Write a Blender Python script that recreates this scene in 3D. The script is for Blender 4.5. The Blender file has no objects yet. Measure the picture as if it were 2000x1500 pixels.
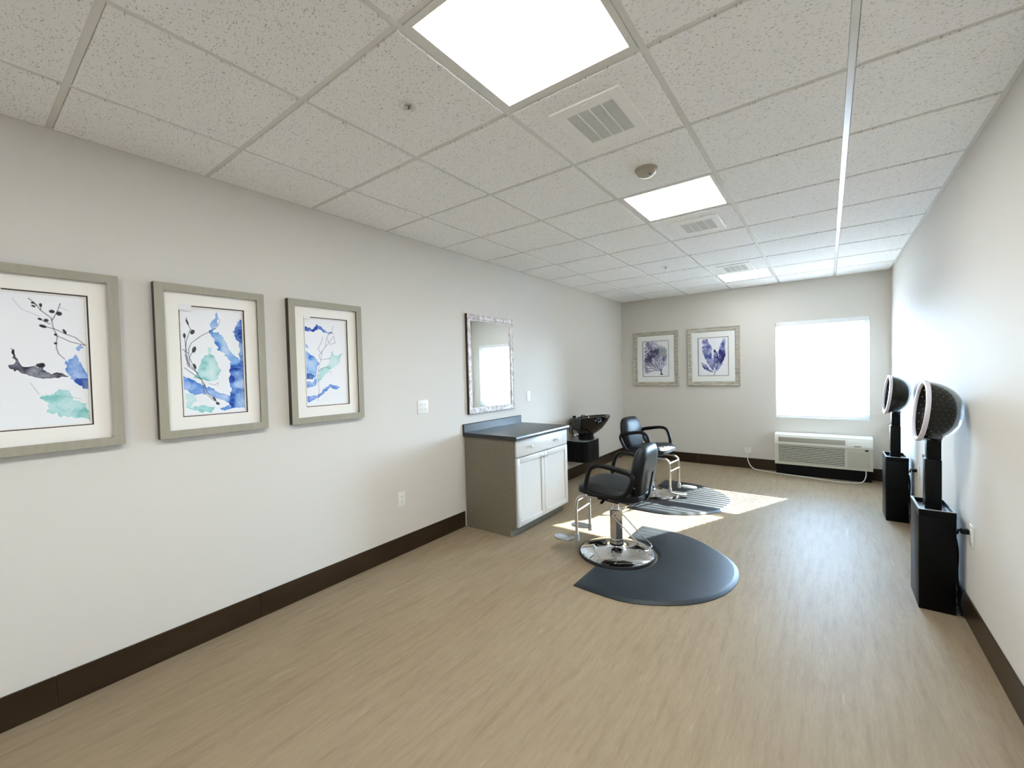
import bpy, bmesh, math, random
import numpy as np
from mathutils import Vector, Matrix
random.seed(7)
S = bpy.context.scene
COL = S.collection
PI = math.pi

# ---------------------------------------------------------------- room data (metres)
W, D, H = 3.4645, 6.662, 2.636      # right wall x, back wall y, ceiling z
Y0 = -2.6                           # wall behind the camera
CELL = 0.6096
XA = 0.4734
BH = 0.150

# ---------------------------------------------------------------- camera
FPX = 828.38
yaw, pit, rol = 0.6397, -0.0256, -0.0255
cy_, sy_, cp_, sp_ = math.cos(yaw), math.sin(yaw), math.cos(pit), math.sin(pit)
fw = Vector((-sy_*cp_, cy_*cp_, sp_)); rt = Vector((cy_, sy_, 0)); up = rt.cross(fw)
cr_, sr_ = math.cos(rol), math.sin(rol)
rt, up = cr_*rt + sr_*up, -sr_*rt + cr_*up
CAM = Vector((2.83, -0.3294, 1.4741))
cd = bpy.data.cameras.new('camera'); cam = bpy.data.objects.new('camera', cd); COL.objects.link(cam)
m3 = Matrix((rt, up, -fw)).transposed()
cam.matrix_world = Matrix.Translation(CAM) @ m3.to_4x4()
cd.sensor_width = 36.0; cd.sensor_fit = 'HORIZONTAL'; cd.lens = FPX/2000*36
cd.clip_start = 0.05; cd.clip_end = 500
S.camera = cam

# ---------------------------------------------------------------- light
SUN_DIR = Vector((-0.83, -1.84, -1.0)).normalized()
wd = bpy.data.worlds.new('world'); S.world = wd; wd.use_nodes = True
nt = wd.node_tree; nt.nodes.clear()
o_ = nt.nodes.new('ShaderNodeOutputWorld'); bg = nt.nodes.new('ShaderNodeBackground')
tcw = nt.nodes.new('ShaderNodeTexCoord'); sep = nt.nodes.new('ShaderNodeSeparateXYZ'); rw = nt.nodes.new('ShaderNodeValToRGB')
rw.color_ramp.elements[0].position = 0.0; rw.color_ramp.elements[0].color = (.62, .80, 1.0, 1)      # hazy horizon
rw.color_ramp.elements[1].position = 0.8; rw.color_ramp.elements[1].color = (.36, .58, 1.0, 1)      # deeper blue overhead
SKY_STRENGTH = 88.0
bg.inputs['Strength'].default_value = SKY_STRENGTH
nt.links.new(tcw.outputs['Generated'], sep.inputs[0]); nt.links.new(sep.outputs['Z'], rw.inputs[0])
nt.links.new(rw.outputs[0], bg.inputs[0]); nt.links.new(bg.outputs[0], o_.inputs[0])
sl = bpy.data.lights.new('sun', 'SUN'); sl.energy = 85; sl.angle = 0.0093; sl.color = (1, .95, .88)
so = bpy.data.objects.new('sun', sl); COL.objects.link(so)
so.rotation_euler = SUN_DIR.to_track_quat('-Z', 'Y').to_euler(); so.location = (5, 12, 6)
PANEL = 22.0
pl = bpy.data.lights.new('sky_portal', 'AREA'); pl.shape = 'RECTANGLE'; pl.size = 1.02; pl.size_y = 1.36
pl.cycles.is_portal = True
po = bpy.data.objects.new('sky_portal', pl); COL.objects.link(po)
po.location = (2.755, 6.90, 1.418); po.rotation_euler = (-PI/2, 0, 0)
S.view_settings.view_transform = 'Standard'; S.view_settings.look = 'None'
S.view_settings.gamma = 1.0; S.view_settings.use_curve_mapping = False
S.view_settings.exposure = 0.62
cyc = S.cycles
cyc.max_bounces = 12; cyc.diffuse_bounces = 7; cyc.glossy_bounces = 6; cyc.transmission_bounces = 8
cyc.transparent_max_bounces = 16
cyc.sample_clamp_indirect = 12.0; cyc.sample_clamp_direct = 0.0
cyc.use_denoising = True; cyc.caustics_reflective = False; cyc.caustics_refractive = False
cyc.blur_glossy = 0.6
cyc.use_adaptive_sampling = False

# ---------------------------------------------------------------- helpers
def mat(name, col, rough=0.5, metal=0.0, spec=0.5, noise=None, bump=None, coat=0, trans=0, ior=1.45, alpha=1, sheen=0):
    m = bpy.data.materials.new(name); m.use_nodes = True
    n = m.node_tree.nodes; b = n['Principled BSDF']
    b.inputs['Base Color'].default_value = (*col, 1); b.inputs['Roughness'].default_value = rough
    b.inputs['Metallic'].default_value = metal; b.inputs['Specular IOR Level'].default_value = spec
    b.inputs['Coat Weight'].default_value = coat; b.inputs['Transmission Weight'].default_value = trans
    b.inputs['IOR'].default_value = ior; b.inputs['Alpha'].default_value = alpha
    L = m.node_tree.links
    tc = n.new('ShaderNodeTexCoord')
    if noise:   # (scale xyz, second colour, low, high)
        mp = n.new('ShaderNodeMapping'); mp.inputs['Scale'].default_value = noise[0]
        nz = n.new('ShaderNodeTexNoise'); nz.inputs['Scale'].default_value = 1; nz.inputs['Detail'].default_value = 5
        rp = n.new('ShaderNodeValToRGB'); rp.color_ramp.elements[0].position = noise[2]; rp.color_ramp.elements[1].position = noise[3]
        rp.color_ramp.elements[0].color = (*col, 1); rp.color_ramp.elements[1].color = (*noise[1], 1)
        L.new(tc.outputs['Object'], mp.inputs[0]); L.new(mp.outputs[0], nz.inputs[0]); L.new(nz.outputs[0], rp.inputs[0])
        L.new(rp.outputs[0], b.inputs['Base Color'])
    if bump:    # (scale, strength, distance)
        nz2 = n.new('ShaderNodeTexNoise'); nz2.inputs['Scale'].default_value = bump[0]; nz2.inputs['Detail'].default_value = 3
        bp = n.new('ShaderNodeBump'); bp.inputs['Strength'].default_value = bump[1]; bp.inputs['Distance'].default_value = bump[2]
        L.new(tc.outputs['Object'], nz2.inputs[0]); L.new(nz2.outputs[0], bp.inputs['Height']); L.new(bp.outputs[0], b.inputs['Normal'])
    return m

def link(name, me, m=None, parent=None, smooth=False, kind=None, angle=40):
    o = bpy.data.objects.new(name, me); COL.objects.link(o)
    if m is not None and not me.materials: me.materials.append(m)
    if smooth:
        for p in me.polygons: p.use_smooth = True
        try: me.set_sharp_from_angle(angle=math.radians(angle))
        except Exception: pass
    if parent is not None: o.parent = parent
    if kind: o['kind'] = kind
    return o

def thing(name, label, cat, loc=(0, 0, 0), rz=0, group=None):
    o = bpy.data.objects.new(name, None); COL.objects.link(o); o.empty_display_size = .1
    o.location = loc; o.rotation_euler = (0, 0, rz); o['label'] = label; o['category'] = cat
    if group: o['group'] = group
    return o

def tag(o, label, cat, group=None):
    o['label'] = label; o['category'] = cat
    if group: o['group'] = group
    return o

class MB:
    def __init__(s): s.bm = bmesh.new()
    def box(s, x0, x1, y0, y1, z0, z1, bev=0, seg=2):
        t = bmesh.new(); bmesh.ops.create_cube(t, size=1)
        for v in t.verts: v.co = Vector((x0+(v.co.x+.5)*(x1-x0), y0+(v.co.y+.5)*(y1-y0), z0+(v.co.z+.5)*(z1-z0)))
        if bev: bmesh.ops.bevel(t, geom=t.edges[:], offset=bev, segments=seg, affect='EDGES', profile=.5)
        s.merge(t); return s
    def merge(s, t, mtx=None):
        if mtx is not None: bmesh.ops.transform(t, matrix=mtx, verts=t.verts)
        me = bpy.data.meshes.new('t'); t.to_mesh(me); t.free(); s.bm.from_mesh(me); bpy.data.meshes.remove(me); return s
    def lathe(s, prof, n=32, mtx=None, close=False):
        t = bmesh.new(); rings = []
        for r, z in prof:
            if r < 1e-6: rings.append([t.verts.new((0, 0, z))])
            else: rings.append([t.verts.new((r*math.cos(2*PI*i/n), r*math.sin(2*PI*i/n), z)) for i in range(n)])
        def br(a, b):
            for i in range(n):
                j = (i+1) % n
                if len(a) == 1 and len(b) > 1: t.faces.new((a[0], b[i], b[j]))
                elif len(b) == 1 and len(a) > 1: t.faces.new((a[i], a[j], b[0]))
                elif len(a) > 1: t.faces.new((a[i], a[j], b[j], b[i]))
        for a, b in zip(rings, rings[1:]): br(a, b)
        if close: br(rings[-1], rings[0])
        bmesh.ops.recalc_face_normals(t, faces=t.faces)
        return s.merge(t, mtx)
    def tube(s, pts, r, n=10, closed=False, smooth=0, flat=None):
        P = [Vector(p) for p in pts]
        for _ in range(smooth):
            Q = []
            rng = range(len(P)) if closed else range(len(P)-1)
            if not closed: Q.append(P[0])
            for i in rng:
                a, b = P[i], P[(i+1) % len(P)]; Q += [a.lerp(b, .25), a.lerp(b, .75)]
            if not closed: Q.append(P[-1])
            P = Q
        t = bmesh.new(); rings = []; N = len(P); nrm = None
        for i in range(N):
            a = P[i-1] if (i or closed) else P[i]; b = P[(i+1) % N] if (i < N-1 or closed) else P[i]
            d = (b-a).normalized()
            if nrm is None:
                nrm = d.cross(Vector((0, 0, 1)))
                if nrm.length < 1e-3: nrm = d.cross(Vector((0, 1, 0)))
                nrm.normalize()
            nrm = (nrm - d*nrm.dot(d)).normalized(); bn = d.cross(nrm)
            rr = r[i*len(r)//N] if isinstance(r, (list, tuple)) else r
            f = flat or 1
            rings.append([t.verts.new(P[i] + rr*(nrm*math.cos(2*PI*k/n) + bn*f*math.sin(2*PI*k/n))) for k in range(n)])
        rg = range(N) if closed else range(N-1)
        for i in rg:
            A, B = rings[i], rings[(i+1) % N]
            for k in range(n): t.faces.new((A[k], A[(k+1) % n], B[(k+1) % n], B[k]))
        if not closed:
            t.faces.new(rings[0]); t.faces.new(rings[-1][::-1])
        bmesh.ops.recalc_face_normals(t, faces=t.faces)
        return s.merge(t)
    def prism(s, poly, z0, z1, mtx=None, bev=0, inset=0):
        t = bmesh.new(); a = [t.verts.new((x, y, z0)) for x, y in poly]
        f = t.faces.new(a); r = bmesh.ops.extrude_face_region(t, geom=[f])
        for v in [g for g in r['geom'] if isinstance(g, bmesh.types.BMVert)]: v.co.z = z1
        bmesh.ops.recalc_face_normals(t, faces=t.faces)
        if bev: bmesh.ops.bevel(t, geom=t.edges[:], offset=bev, segments=2, affect='EDGES', profile=.5)
        return s.merge(t, mtx)
    def build(s, name, m, parent=None, smooth=False, kind=None, angle=40):
        me = bpy.data.meshes.new(name); s.bm.to_mesh(me); s.bm.free()
        return link(name, me, m, parent, smooth, kind, angle)

def rbox(name, m, parent, *b, bev=.003, smooth=True, kind=None):
    return MB().box(*b, bev=bev).build(name, m, parent, smooth, kind)

def copy_tree(o, parent=None):
    c = o.copy(); COL.objects.link(c); c.parent = parent
    for ch in list(o.children): copy_tree(ch, c)
    return c

def un(px, py, ax, v):        # photo pixel -> point on an axis plane (survey of flat prints and floor outlines)
    d = (px-1000)/FPX*rt - (py-750)/FPX*up + fw
    i = 'xyz'.index(ax); t = (v-CAM[i])/d[i]
    return CAM + t*d

# ---------------------------------------------------------------- materials
M = {}
def wallmat(name, col):
    m = mat(name, col, .70, spec=.10, bump=(260, .10, .002)); return m
M['wall'] = wallmat('wall_paint', (.68, .65, .60))
M['reveal'] = mat('window_reveal_paint', (.78, .78, .76), .5)
M['white'] = mat('white_vinyl', (.82, .83, .84), .35)
M['grid'] = mat('grid_white_metal', (.76, .76, .73), .25, spec=.6)
M['plastic'] = mat('white_plastic', (.80, .80, .77), .3)
M['dark_slot'] = mat('slot_dark', (.03, .03, .03), .6)
M['base'] = mat('dark_brown_baseboard', (.027, .015, .007), .34, spec=.35, noise=((3, 3, 10), (.038, .023, .011), .3, .7))
M['black'] = mat('black_plastic', (.003, .003, .0035), .40, spec=.2)
M['leather'] = mat('black_vinyl_upholstery', (.009, .010, .011), .48, spec=.32, bump=(90, .15, .002))
M['urethane'] = mat('black_urethane', (.005, .005, .005), .45, spec=.3)
M['chrome'] = mat('chrome', (.72, .72, .72), .08, metal=1)
M['brushed'] = mat('brushed_nickel', (.62, .62, .60), .28, metal=1)
M['alu'] = mat('cast_aluminium', (.55, .56, .56), .38, metal=1, bump=(160, .3, .002))
M['rubber'] = mat('black_rubber', (.012, .012, .013), .55)
M['matrub'] = mat('salon_mat_foam', (.017, .022, .027), .45, spec=.32, bump=(420, .25, .001))
M['cabside'] = mat('cabinet_taupe_laminate', (.175, .155, .112), .5, noise=((40, 40, 40), (.20, .178, .132), .3, .7))
M['cabdoor'] = mat('cabinet_light_grey_paint', (.58, .58, .56), .35, spec=.45)
M['counter'] = mat('dark_grey_laminate', (.022, .023, .024), .30, spec=.45, noise=((300, 300, 300), (.040, .042, .043), .35, .65))
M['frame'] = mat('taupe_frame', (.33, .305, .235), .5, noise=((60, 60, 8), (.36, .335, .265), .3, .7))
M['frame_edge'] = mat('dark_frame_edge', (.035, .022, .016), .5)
M['matboard'] = mat('cream_mat_board', (.86, .83, .77), .85)
M['matboard2'] = mat('white_mat_board', (.84, .85, .83), .85)
M['mat_core'] = mat('dark_inner_mat', (.05, .035, .035), .8)
M['wash'] = mat('whitewashed_wood', (.37, .33, .26), .6, noise=((9, 60, 60), (.56, .53, .46), .35, .65))
M['wash2'] = mat('silver_washed_wood', (.46, .40, .39), .45, noise=((36, 26, 26), (.78, .75, .73), .36, .58))
M['mirror'] = mat('mirror_glass', (.92, .94, .93), .0, metal=1)
M['acbody'] = mat('cream_air_conditioner_plastic', (.55, .53, .43), .45)
M['actop'] = mat('pale_air_conditioner_plastic', (.72, .71, .64), .4)
M['acgrille'] = mat('beige_outlet_grille', (.38, .35, .28), .5)
M['cordw'] = mat('white_cord', (.72, .70, .66), .4)
M['vent'] = mat('white_vent_metal', (.90, .90, .89), .35)
M['ventslat'] = mat('grey_vent_slats', (.70, .71, .70), .45)
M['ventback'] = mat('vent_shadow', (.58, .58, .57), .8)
M['detector'] = mat('beige_detector_plastic', (.42, .39, .32), .4)
M['red'] = mat('sprinkler_bulb_red', (.45, .03, .02), .2)
M['drybox'] = mat('black_laminate', (.0025, .0025, .003), .38, spec=.16)
M['trayrim'] = mat('grey_tray_metal', (.42, .46, .46), .3, metal=.7)
M['rimwhite'] = mat('pearl_rim', (.72, .68, .74), .18, spec=.7)
M['inner'] = mat('dark_inner_hood', (.010, .009, .006), .25, spec=.4)
M['dot'] = mat('hood_rivets', (.75, .75, .70), .15, metal=1)
M['smoke'] = mat('smoke_plastic', (.022, .021, .016), .12, spec=.5, alpha=.30)
M['porcelain'] = mat('black_gloss_basin', (.006, .006, .006), .06, spec=.7, coat=.5)
M['sticker'] = mat('white_sticker', (.80, .80, .80), .5)
M['concrete'] = mat('outside_concrete', (.40, .41, .42), .9, noise=((.6, .6, .6), (.46, .47, .48), .3, .7))

def glass_mat():
    m = bpy.data.materials.new('window_glass'); m.use_nodes = True; n = m.node_tree.nodes; L = m.node_tree.links
    n.clear(); o = n.new('ShaderNodeOutputMaterial'); t = n.new('ShaderNodeBsdfTransparent'); g = n.new('ShaderNodeBsdfGlossy')
    t.inputs[0].default_value = (.93, .97, .97, 1); g.inputs['Roughness'].default_value = .02
    f = n.new('ShaderNodeFresnel'); f.inputs[0].default_value = 1.3; mx = n.new('ShaderNodeMixShader')
    L.new(f.outputs[0], mx.inputs[0]); L.new(t.outputs[0], mx.inputs[1]); L.new(g.outputs[0], mx.inputs[2]); L.new(mx.outputs[0], o.inputs[0])
    return m
M['glass'] = glass_mat()

def slat_mat():
    m = bpy.data.materials.new('white_blind_slat'); m.use_nodes = True; n = m.node_tree.nodes; L = m.node_tree.links
    b = n['Principled BSDF']; b.inputs['Base Color'].default_value = (.80, .82, .84, 1); b.inputs['Roughness'].default_value = .4
    return m
M['slat'] = slat_mat()

def emis(name, col, s):
    m = bpy.data.materials.new(name); m.use_nodes = True; n = m.node_tree.nodes
    b = n['Principled BSDF']; b.inputs['Base Color'].default_value = (.9, .9, .9, 1)
    b.inputs['Emission Color'].default_value = (*col, 1); b.inputs['Emission Strength'].default_value = s
    return m
PCOL = (.95, .985, 1.0)

def floor_mat():
    m = bpy.data.materials.new('streaked_vinyl_floor'); m.use_nodes = True; n = m.node_tree.nodes; L = m.node_tree.links
    b = n['Principled BSDF']; tc = n.new('ShaderNodeTexCoord')
    def nz(scale, det=4, rough=.6):
        mp = n.new('ShaderNodeMapping'); mp.inputs['Scale'].default_value = scale
        t = n.new('ShaderNodeTexNoise'); t.inputs['Scale'].default_value = 1; t.inputs['Detail'].default_value = det; t.inputs['Roughness'].default_value = rough
        L.new(tc.outputs['Object'], mp.inputs[0]); L.new(mp.outputs[0], t.inputs[0]); return t
    def ramp(src, stops):
        r = n.new('ShaderNodeValToRGB'); e = r.color_ramp.elements
        e[0].position, e[0].color = stops[0][0], (*stops[0][1], 1); e[1].position, e[1].color = stops[-1][0], (*stops[-1][1], 1)
        for p, c in stops[1:-1]:
            x = e.new(p); x.color = (*c, 1)
        L.new(src.outputs[0], r.inputs[0]); return r
    def mix(a, b2, fac, mode='MIX'):
        x = n.new('ShaderNodeMix'); x.data_type = 'RGBA'; x.blend_type = mode
        if isinstance(fac, float): x.inputs[0].default_value = fac
        else: L.new(fac.outputs[0], x.inputs[0])
        L.new(a, x.inputs[6]); L.new(b2, x.inputs[7]); return x.outputs[2]
    big = ramp(nz((1.4, .5, 1), 3), [(.3, (.270, .205, .132)), (.7, (.292, .228, .150))])
    st = ramp(nz((26, 2.6, 1), 7, .68), [(.26, (.80, .78, .75)), (.5, (1, 1, 1)), (.74, (1.12, 1.12, 1.12))])
    fine = ramp(nz((110, 14, 1), 4), [(.3, (.93, .93, .92)), (.7, (1.06, 1.06, 1.06))])
    c = mix(big.outputs[0], st.outputs[0], 1.0, 'MULTIPLY'); c = mix(c, fine.outputs[0], 1.0, 'MULTIPLY')
    li = ramp(nz((20, 2.2, 1), 4), [(.66, (0, 0, 0)), (.78, (.30, .30, .30))])
    cc = n.new('ShaderNodeRGB'); cc.outputs[0].default_value = (.62, .54, .42, 1)
    c = mix(c, cc.outputs[0], li)
    L.new(c, b.inputs['Base Color'])
    b.inputs['Roughness'].default_value = .50; b.inputs['Specular IOR Level'].default_value = .055
    bw = n.new('ShaderNodeBump'); bw.inputs['Strength'].default_value = .22; bw.inputs['Distance'].default_value = .003
    t = nz((14, 9, 1), 3); L.new(t.outputs[0], bw.inputs['Height']); L.new(bw.outputs[0], b.inputs['Normal'])
    return m
M['floor'] = floor_mat()

def tile_mat():
    m = bpy.data.materials.new('fissured_ceiling_tile'); m.use_nodes = True; n = m.node_tree.nodes; L = m.node_tree.links
    b = n['Principled BSDF']; b.inputs['Roughness'].default_value = .9; b.inputs['Specular IOR Level'].default_value = .2
    g = n.new('ShaderNodeNewGeometry'); mp = n.new('ShaderNodeMapping')
    mp.inputs['Rotation'].default_value = (0, 0, .5); mp.inputs['Scale'].default_value = (95, 200, 1)
    L.new(g.outputs['Position'], mp.inputs[0])
    t = n.new('ShaderNodeTexNoise'); t.inputs['Scale'].default_value = 1; t.inputs['Detail'].default_value = 2.5; t.inputs['Roughness'].default_value = .6; t.inputs['Distortion'].default_value = .6
    L.new(mp.outputs[0], t.inputs[0])
    r = n.new('ShaderNodeValToRGB'); e = r.color_ramp.elements
    e[0].position = .335; e[0].color = (.44, .43, .40, 1); e[1].position = .40; e[1].color = (.90, .90, .895, 1)
    L.new(t.outputs[0], r.inputs[0]); L.new(r.outputs[0], b.inputs['Base Color'])
    bp = n.new('ShaderNodeBump'); bp.inputs['Strength'].default_value = .5; bp.inputs['Distance'].default_value = .002
    L.new(r.outputs[0], bp.inputs['Height']); L.new(bp.outputs[0], b.inputs['Normal'])
    return m
M['tile'] = tile_mat()

def art_mat():
    m = bpy.data.materials.new('watercolour_print'); m.use_nodes = True; n = m.node_tree.nodes; L = m.node_tree.links
    b = n['Principled BSDF']; b.inputs['Roughness'].default_value = .6; b.inputs['Specular IOR Level'].default_value = .3
    a = n.new('ShaderNodeVertexColor'); a.layer_name = 'paint'; L.new(a.outputs[0], b.inputs['Base Color'])
    return m
M['art'] = art_mat()

# ================================================================ SETTING
def struct(name, mb, m, **k): return mb.build(name, m, None, kind='structure', **k)
TOP = H + .30
struct('floor', MB().box(-.2, W+.2, Y0-.2, D+.2, -.12, 0), M['floor'])
struct('wall_left', MB().box(-.2, 0, Y0-.2, D+.2, 0, TOP), M['wall'])
struct('wall_right', MB().box(W, W+.2, Y0-.2, D+.2, 0, TOP), M['wall'])
struct('wall_front', MB().box(0, W, Y0-.2, Y0, 0, TOP), M['wall'])
WX0, WX1, WZ0, WZ1 = 2.250, 3.259, .752, 2.083
b = MB()
b.box(0, WX0, D, D+.2, 0, TOP); b.box(WX1, W, D, D+.2, 0, TOP)
b.box(WX0, WX1, D, D+.2, 0, WZ0); b.box(WX0, WX1, D, D+.2, WZ1, TOP)
bmesh.ops.remove_doubles(b.bm, verts=b.bm.verts, dist=1e-5)
struct('wall_back', b, M['wall'])
# painted sill and drywall return
struct('trim_1', MB().box(WX0, WX1, D-.004, D+.12, WZ0, WZ0+.012, bev=.003), M['reveal'])

# ceiling: deck, hanging grid and lay-in tiles
ceil = struct('ceiling', MB().box(0, W, Y0, D, H+.20, TOP), M['grid'])
xs = [0.0] + [XA+i*CELL for i in range(5)] + [W]
j0 = math.ceil(Y0/CELL)
ys = [Y0] + [j*CELL for j in range(j0, 11)] + [D]
g = .012
def rail(x0, x1, y0, y1):
    mb = MB(); mb.box(x0, x1, y0, y1, H, H+.0025)
    if (x1-x0) < (y1-y0): c = (x0+x1)/2; mb.box(c-.001, c+.001, y0, y1, H+.0025, H+.035)
    else: c = (y0+y1)/2; mb.box(x0, x1, c-.001, c+.001, H+.0025, H+.035)
    return mb
for x in xs[1:-1]: rail(x-g, x+g, Y0+.001, D-.001).build('main_grid_rail', M['grid'], ceil)
for yj in ys[1:-1]:
    for a, c in zip(xs, xs[1:]):
        rail(a+(g+.0006 if a > 0 else .001), c-(g+.0006 if c < W else .001), yj-g, yj+g).build('cross_grid_rail', M['grid'], ceil)
MB().box(.0005, .02, Y0+.001, D-.001, H-.001, H+.0015).build('wall_angle', M['grid'], ceil)
MB().box(W-.022, W-.0005, Y0+.001, D-.001, H-.001, H+.0015).build('wall_angle', M['grid'], ceil)
MB().box(.02, W-.022, D-.02, D-.001, H-.001, H+.0015).build('wall_angle', M['grid'], ceil)
special = {(3, 1), (3, 4), (3, 9), (3, -2)}        # light cells (column index, row j)
cache = {}
for i, (a, c) in enumerate(zip(xs, xs[1:])):
    for ya, yc in zip(ys, ys[1:]):
        jj = round(ya/CELL) if ya > Y0 else j0-1
        if (i, jj) in special: continue
        x0 = a+(g+.0015 if a > 0 else .021); x1 = c-(g+.0015 if c < W else .023)
        y0 = ya+(g+.0015 if ya > Y0 else .003); y1 = yc-(g+.0015 if yc < D else .021)
        key = (round(x1-x0, 4), round(y1-y0, 4))
        if key not in cache:
            mb = MB(); w_, h_ = key
            mb.box(0, w_, 0, h_, -.010, .016, bev=.0015, seg=1)
            me = bpy.data.meshes.new('ceiling_tile'); mb.bm.to_mesh(me); mb.bm.free(); me.materials.append(M['tile']); cache[key] = me
        o = link('ceiling_tile', cache[key], None, ceil); o.location = (x0, y0, H+.0028)

# baseboards in butt-jointed strips
def basestrips(name, segs):
    root = None
    for sgm in segs:
        mb = MB().box(*sgm, 0, BH, bev=.002, seg=1)
        if root is None: root = struct(name, mb, M['base'])
        else: mb.build('baseboard_strip', M['base'], root)
T = .008
yl = [Y0+.01, -.963, -.066, .802, 1.95, 2.655]
segs = [(0, T, a+.0008, c-.0008) for a, c in zip(yl, yl[1:])] + [(0, T, 3.60, 5.2), (0, T, 5.2016, D-.001)]
basestrips('baseboard_left', segs)
basestrips('baseboard_back', [(T+.001, 1.2, D-T, D), (1.2016, 2.30, D-T, D), (2.3016, W-T-.001, D-T, D)])
basestrips('baseboard_right', [(W-T, W, Y0+.01, 1.0), (W-T, W, 1.0016, 3.4), (W-T, W, 3.4016, D-.001)])

# window: two vinyl sashes in a frame
wy0, wy1 = D+.105, D+.165
fr = MB(); t_ = .045
fr.box(WX0+.001, WX0+t_, wy0, wy1, WZ0+.013, WZ1-.001); fr.box(WX1-t_, WX1-.001, wy0, wy1, WZ0+.013, WZ1-.001)
fr.box(WX0+t_, WX1-t_, wy0, wy1, WZ1-t_, WZ1-.001); fr.box(WX0+t_, WX1-t_, wy0, wy1, WZ0+.013, WZ0+.05)
win = struct('window_1', fr, M['white'])
zm = 1.352
for nm, z0, z1, yo in (('lower_sash', WZ0+.052, zm+.02, wy0+.004), ('upper_sash', zm-.02, WZ1-t_-.002, wy0+.032)):
    sh = MB(); a, c = WX0+t_+.002, WX1-t_-.002; s_ = .034
    sh.box(a, a+s_, yo, yo+.024, z0, z1); sh.box(c-s_, c, yo, yo+.024, z0, z1)
    sh.box(a+s_, c-s_, yo, yo+.024, z1-s_-.008, z1); sh.box(a+s_, c-s_, yo, yo+.024, z0, z0+s_)
    so_ = sh.build(nm, M['white'], win)
    MB().box(a+s_+.0005, c-s_-.0005, yo+.010, yo+.014, z0+s_+.0005, z1-s_-.0085).build('glass_pane', M['glass'], so_)
MB().box(2.70, 2.81, wy0-.008, wy0+.0035, zm+.004, zm+.018, bev=.002).build('sash_lock', M['white'], win)

# ground outside
struct('ground', MB().box(-60, 70, D+.25, 140, -.6, -.5), M['concrete'])

# ================================================================ THINGS
# ---- ceiling lights
GL = 'square lay-in ceiling light panels'
def light(j, label, k_=1.0, i=3):
    x0, x1, y0, y1 = xs[i]+g+.001, xs[i+1]-g-.001, j*CELL+g+.001, (j+1)*CELL-g-.001
    t = thing('ceiling_light', label, 'light', ((x0+x1)/2, (y0+y1)/2, H), 0, GL)
    hw, hd = (x1-x0)/2, (y1-y0)/2; k = .024
    f = MB()
    f.box(-hw, -hw+k, -hd, hd, -.004, .02); f.box(hw-k, hw, -hd, hd, -.004, .02)
    f.box(-hw+k, hw-k, -hd, -hd+k, -.004, .02); f.box(-hw+k, hw-k, hd-k, hd, -.004, .02)
    f.build('frame', M['grid'], t)
    MB().box(-hw+k, hw-k, -hd+k, hd-k, .002, .008).build('diffuser', emis('lit_acrylic_panel', PCOL, PANEL*k_), t)
    MB().box(-hw+.01, hw-.01, -hd+.01, hd-.01, .021, .07).build('housing', M['grid'], t)
    return t
light(1, 'largest square lit ceiling panel, nearest, at the top edge of the photo')
light(4, 'middle lit ceiling panel, just beyond the round smoke detector')
light(9, 'small farthest lit ceiling panel close to the back wall', .36)
light(-2, 'added unseen fill panel behind the camera, in line with the ceiling panels', 1.15)  # unseen panel, added to brighten the near end of the room

# ---- ceiling vents
def vent(x0, x1, y0, y1, label):
    cx, cy = (x0+x1)/2, (y0+y1)/2; hw, hd = (x1-x0)/2, (y1-y0)/2
    t = thing('ceiling_vent', label, 'vent', (cx, cy, H-.003), 0, 'white fan vents in the ceiling')
    a, c = hw-.055, hd-.065
    f = MB(); z0, z1 = -.012, -.001
    f.box(-hw, -a, -hd, hd, z0, z1, bev=.003); f.box(a, hw, -hd, hd, z0, z1, bev=.003)
    f.box(-a-.003, a+.003, -hd, -c, z0, z1, bev=.003); f.box(-a-.003, a+.003, c, hd, z0, z1, bev=.003)
    f.build('vent_frame', M['vent'], t)
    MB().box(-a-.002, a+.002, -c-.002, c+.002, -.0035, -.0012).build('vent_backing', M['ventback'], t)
    for k in range(3): MB().box(-a+(k+1)*2*a/4-.002, -a+(k+1)*2*a/4+.002, -c, c, -.0115, -.0036).build('divider_bar', M['vent'], t)
    sm = MB(); n = 34
    for k in range(n):
        y = -c+(k+.5)*2*c/n; sm.box(-a, a, y-.0024, y+.0024, -.0085, -.0045)
    sm.build('louvre_slats', M['ventslat'], t, kind='stuff')
    MB().box(-.015, .015, -hd+.018, -hd+.024, -.0145, -.0121).build('latch', M['vent'], t)
vent(1.828, 2.162, 1.341, 1.735, 'large white fan vent beside the nearest ceiling light panel')
vent(1.828, 2.172, 3.178, 3.560, 'white fan vent just beyond the middle ceiling light panel')
vent(1.81, 2.15, 5.00, 5.43, 'faint white fan vent in front of the farthest ceiling light panel')

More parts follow.
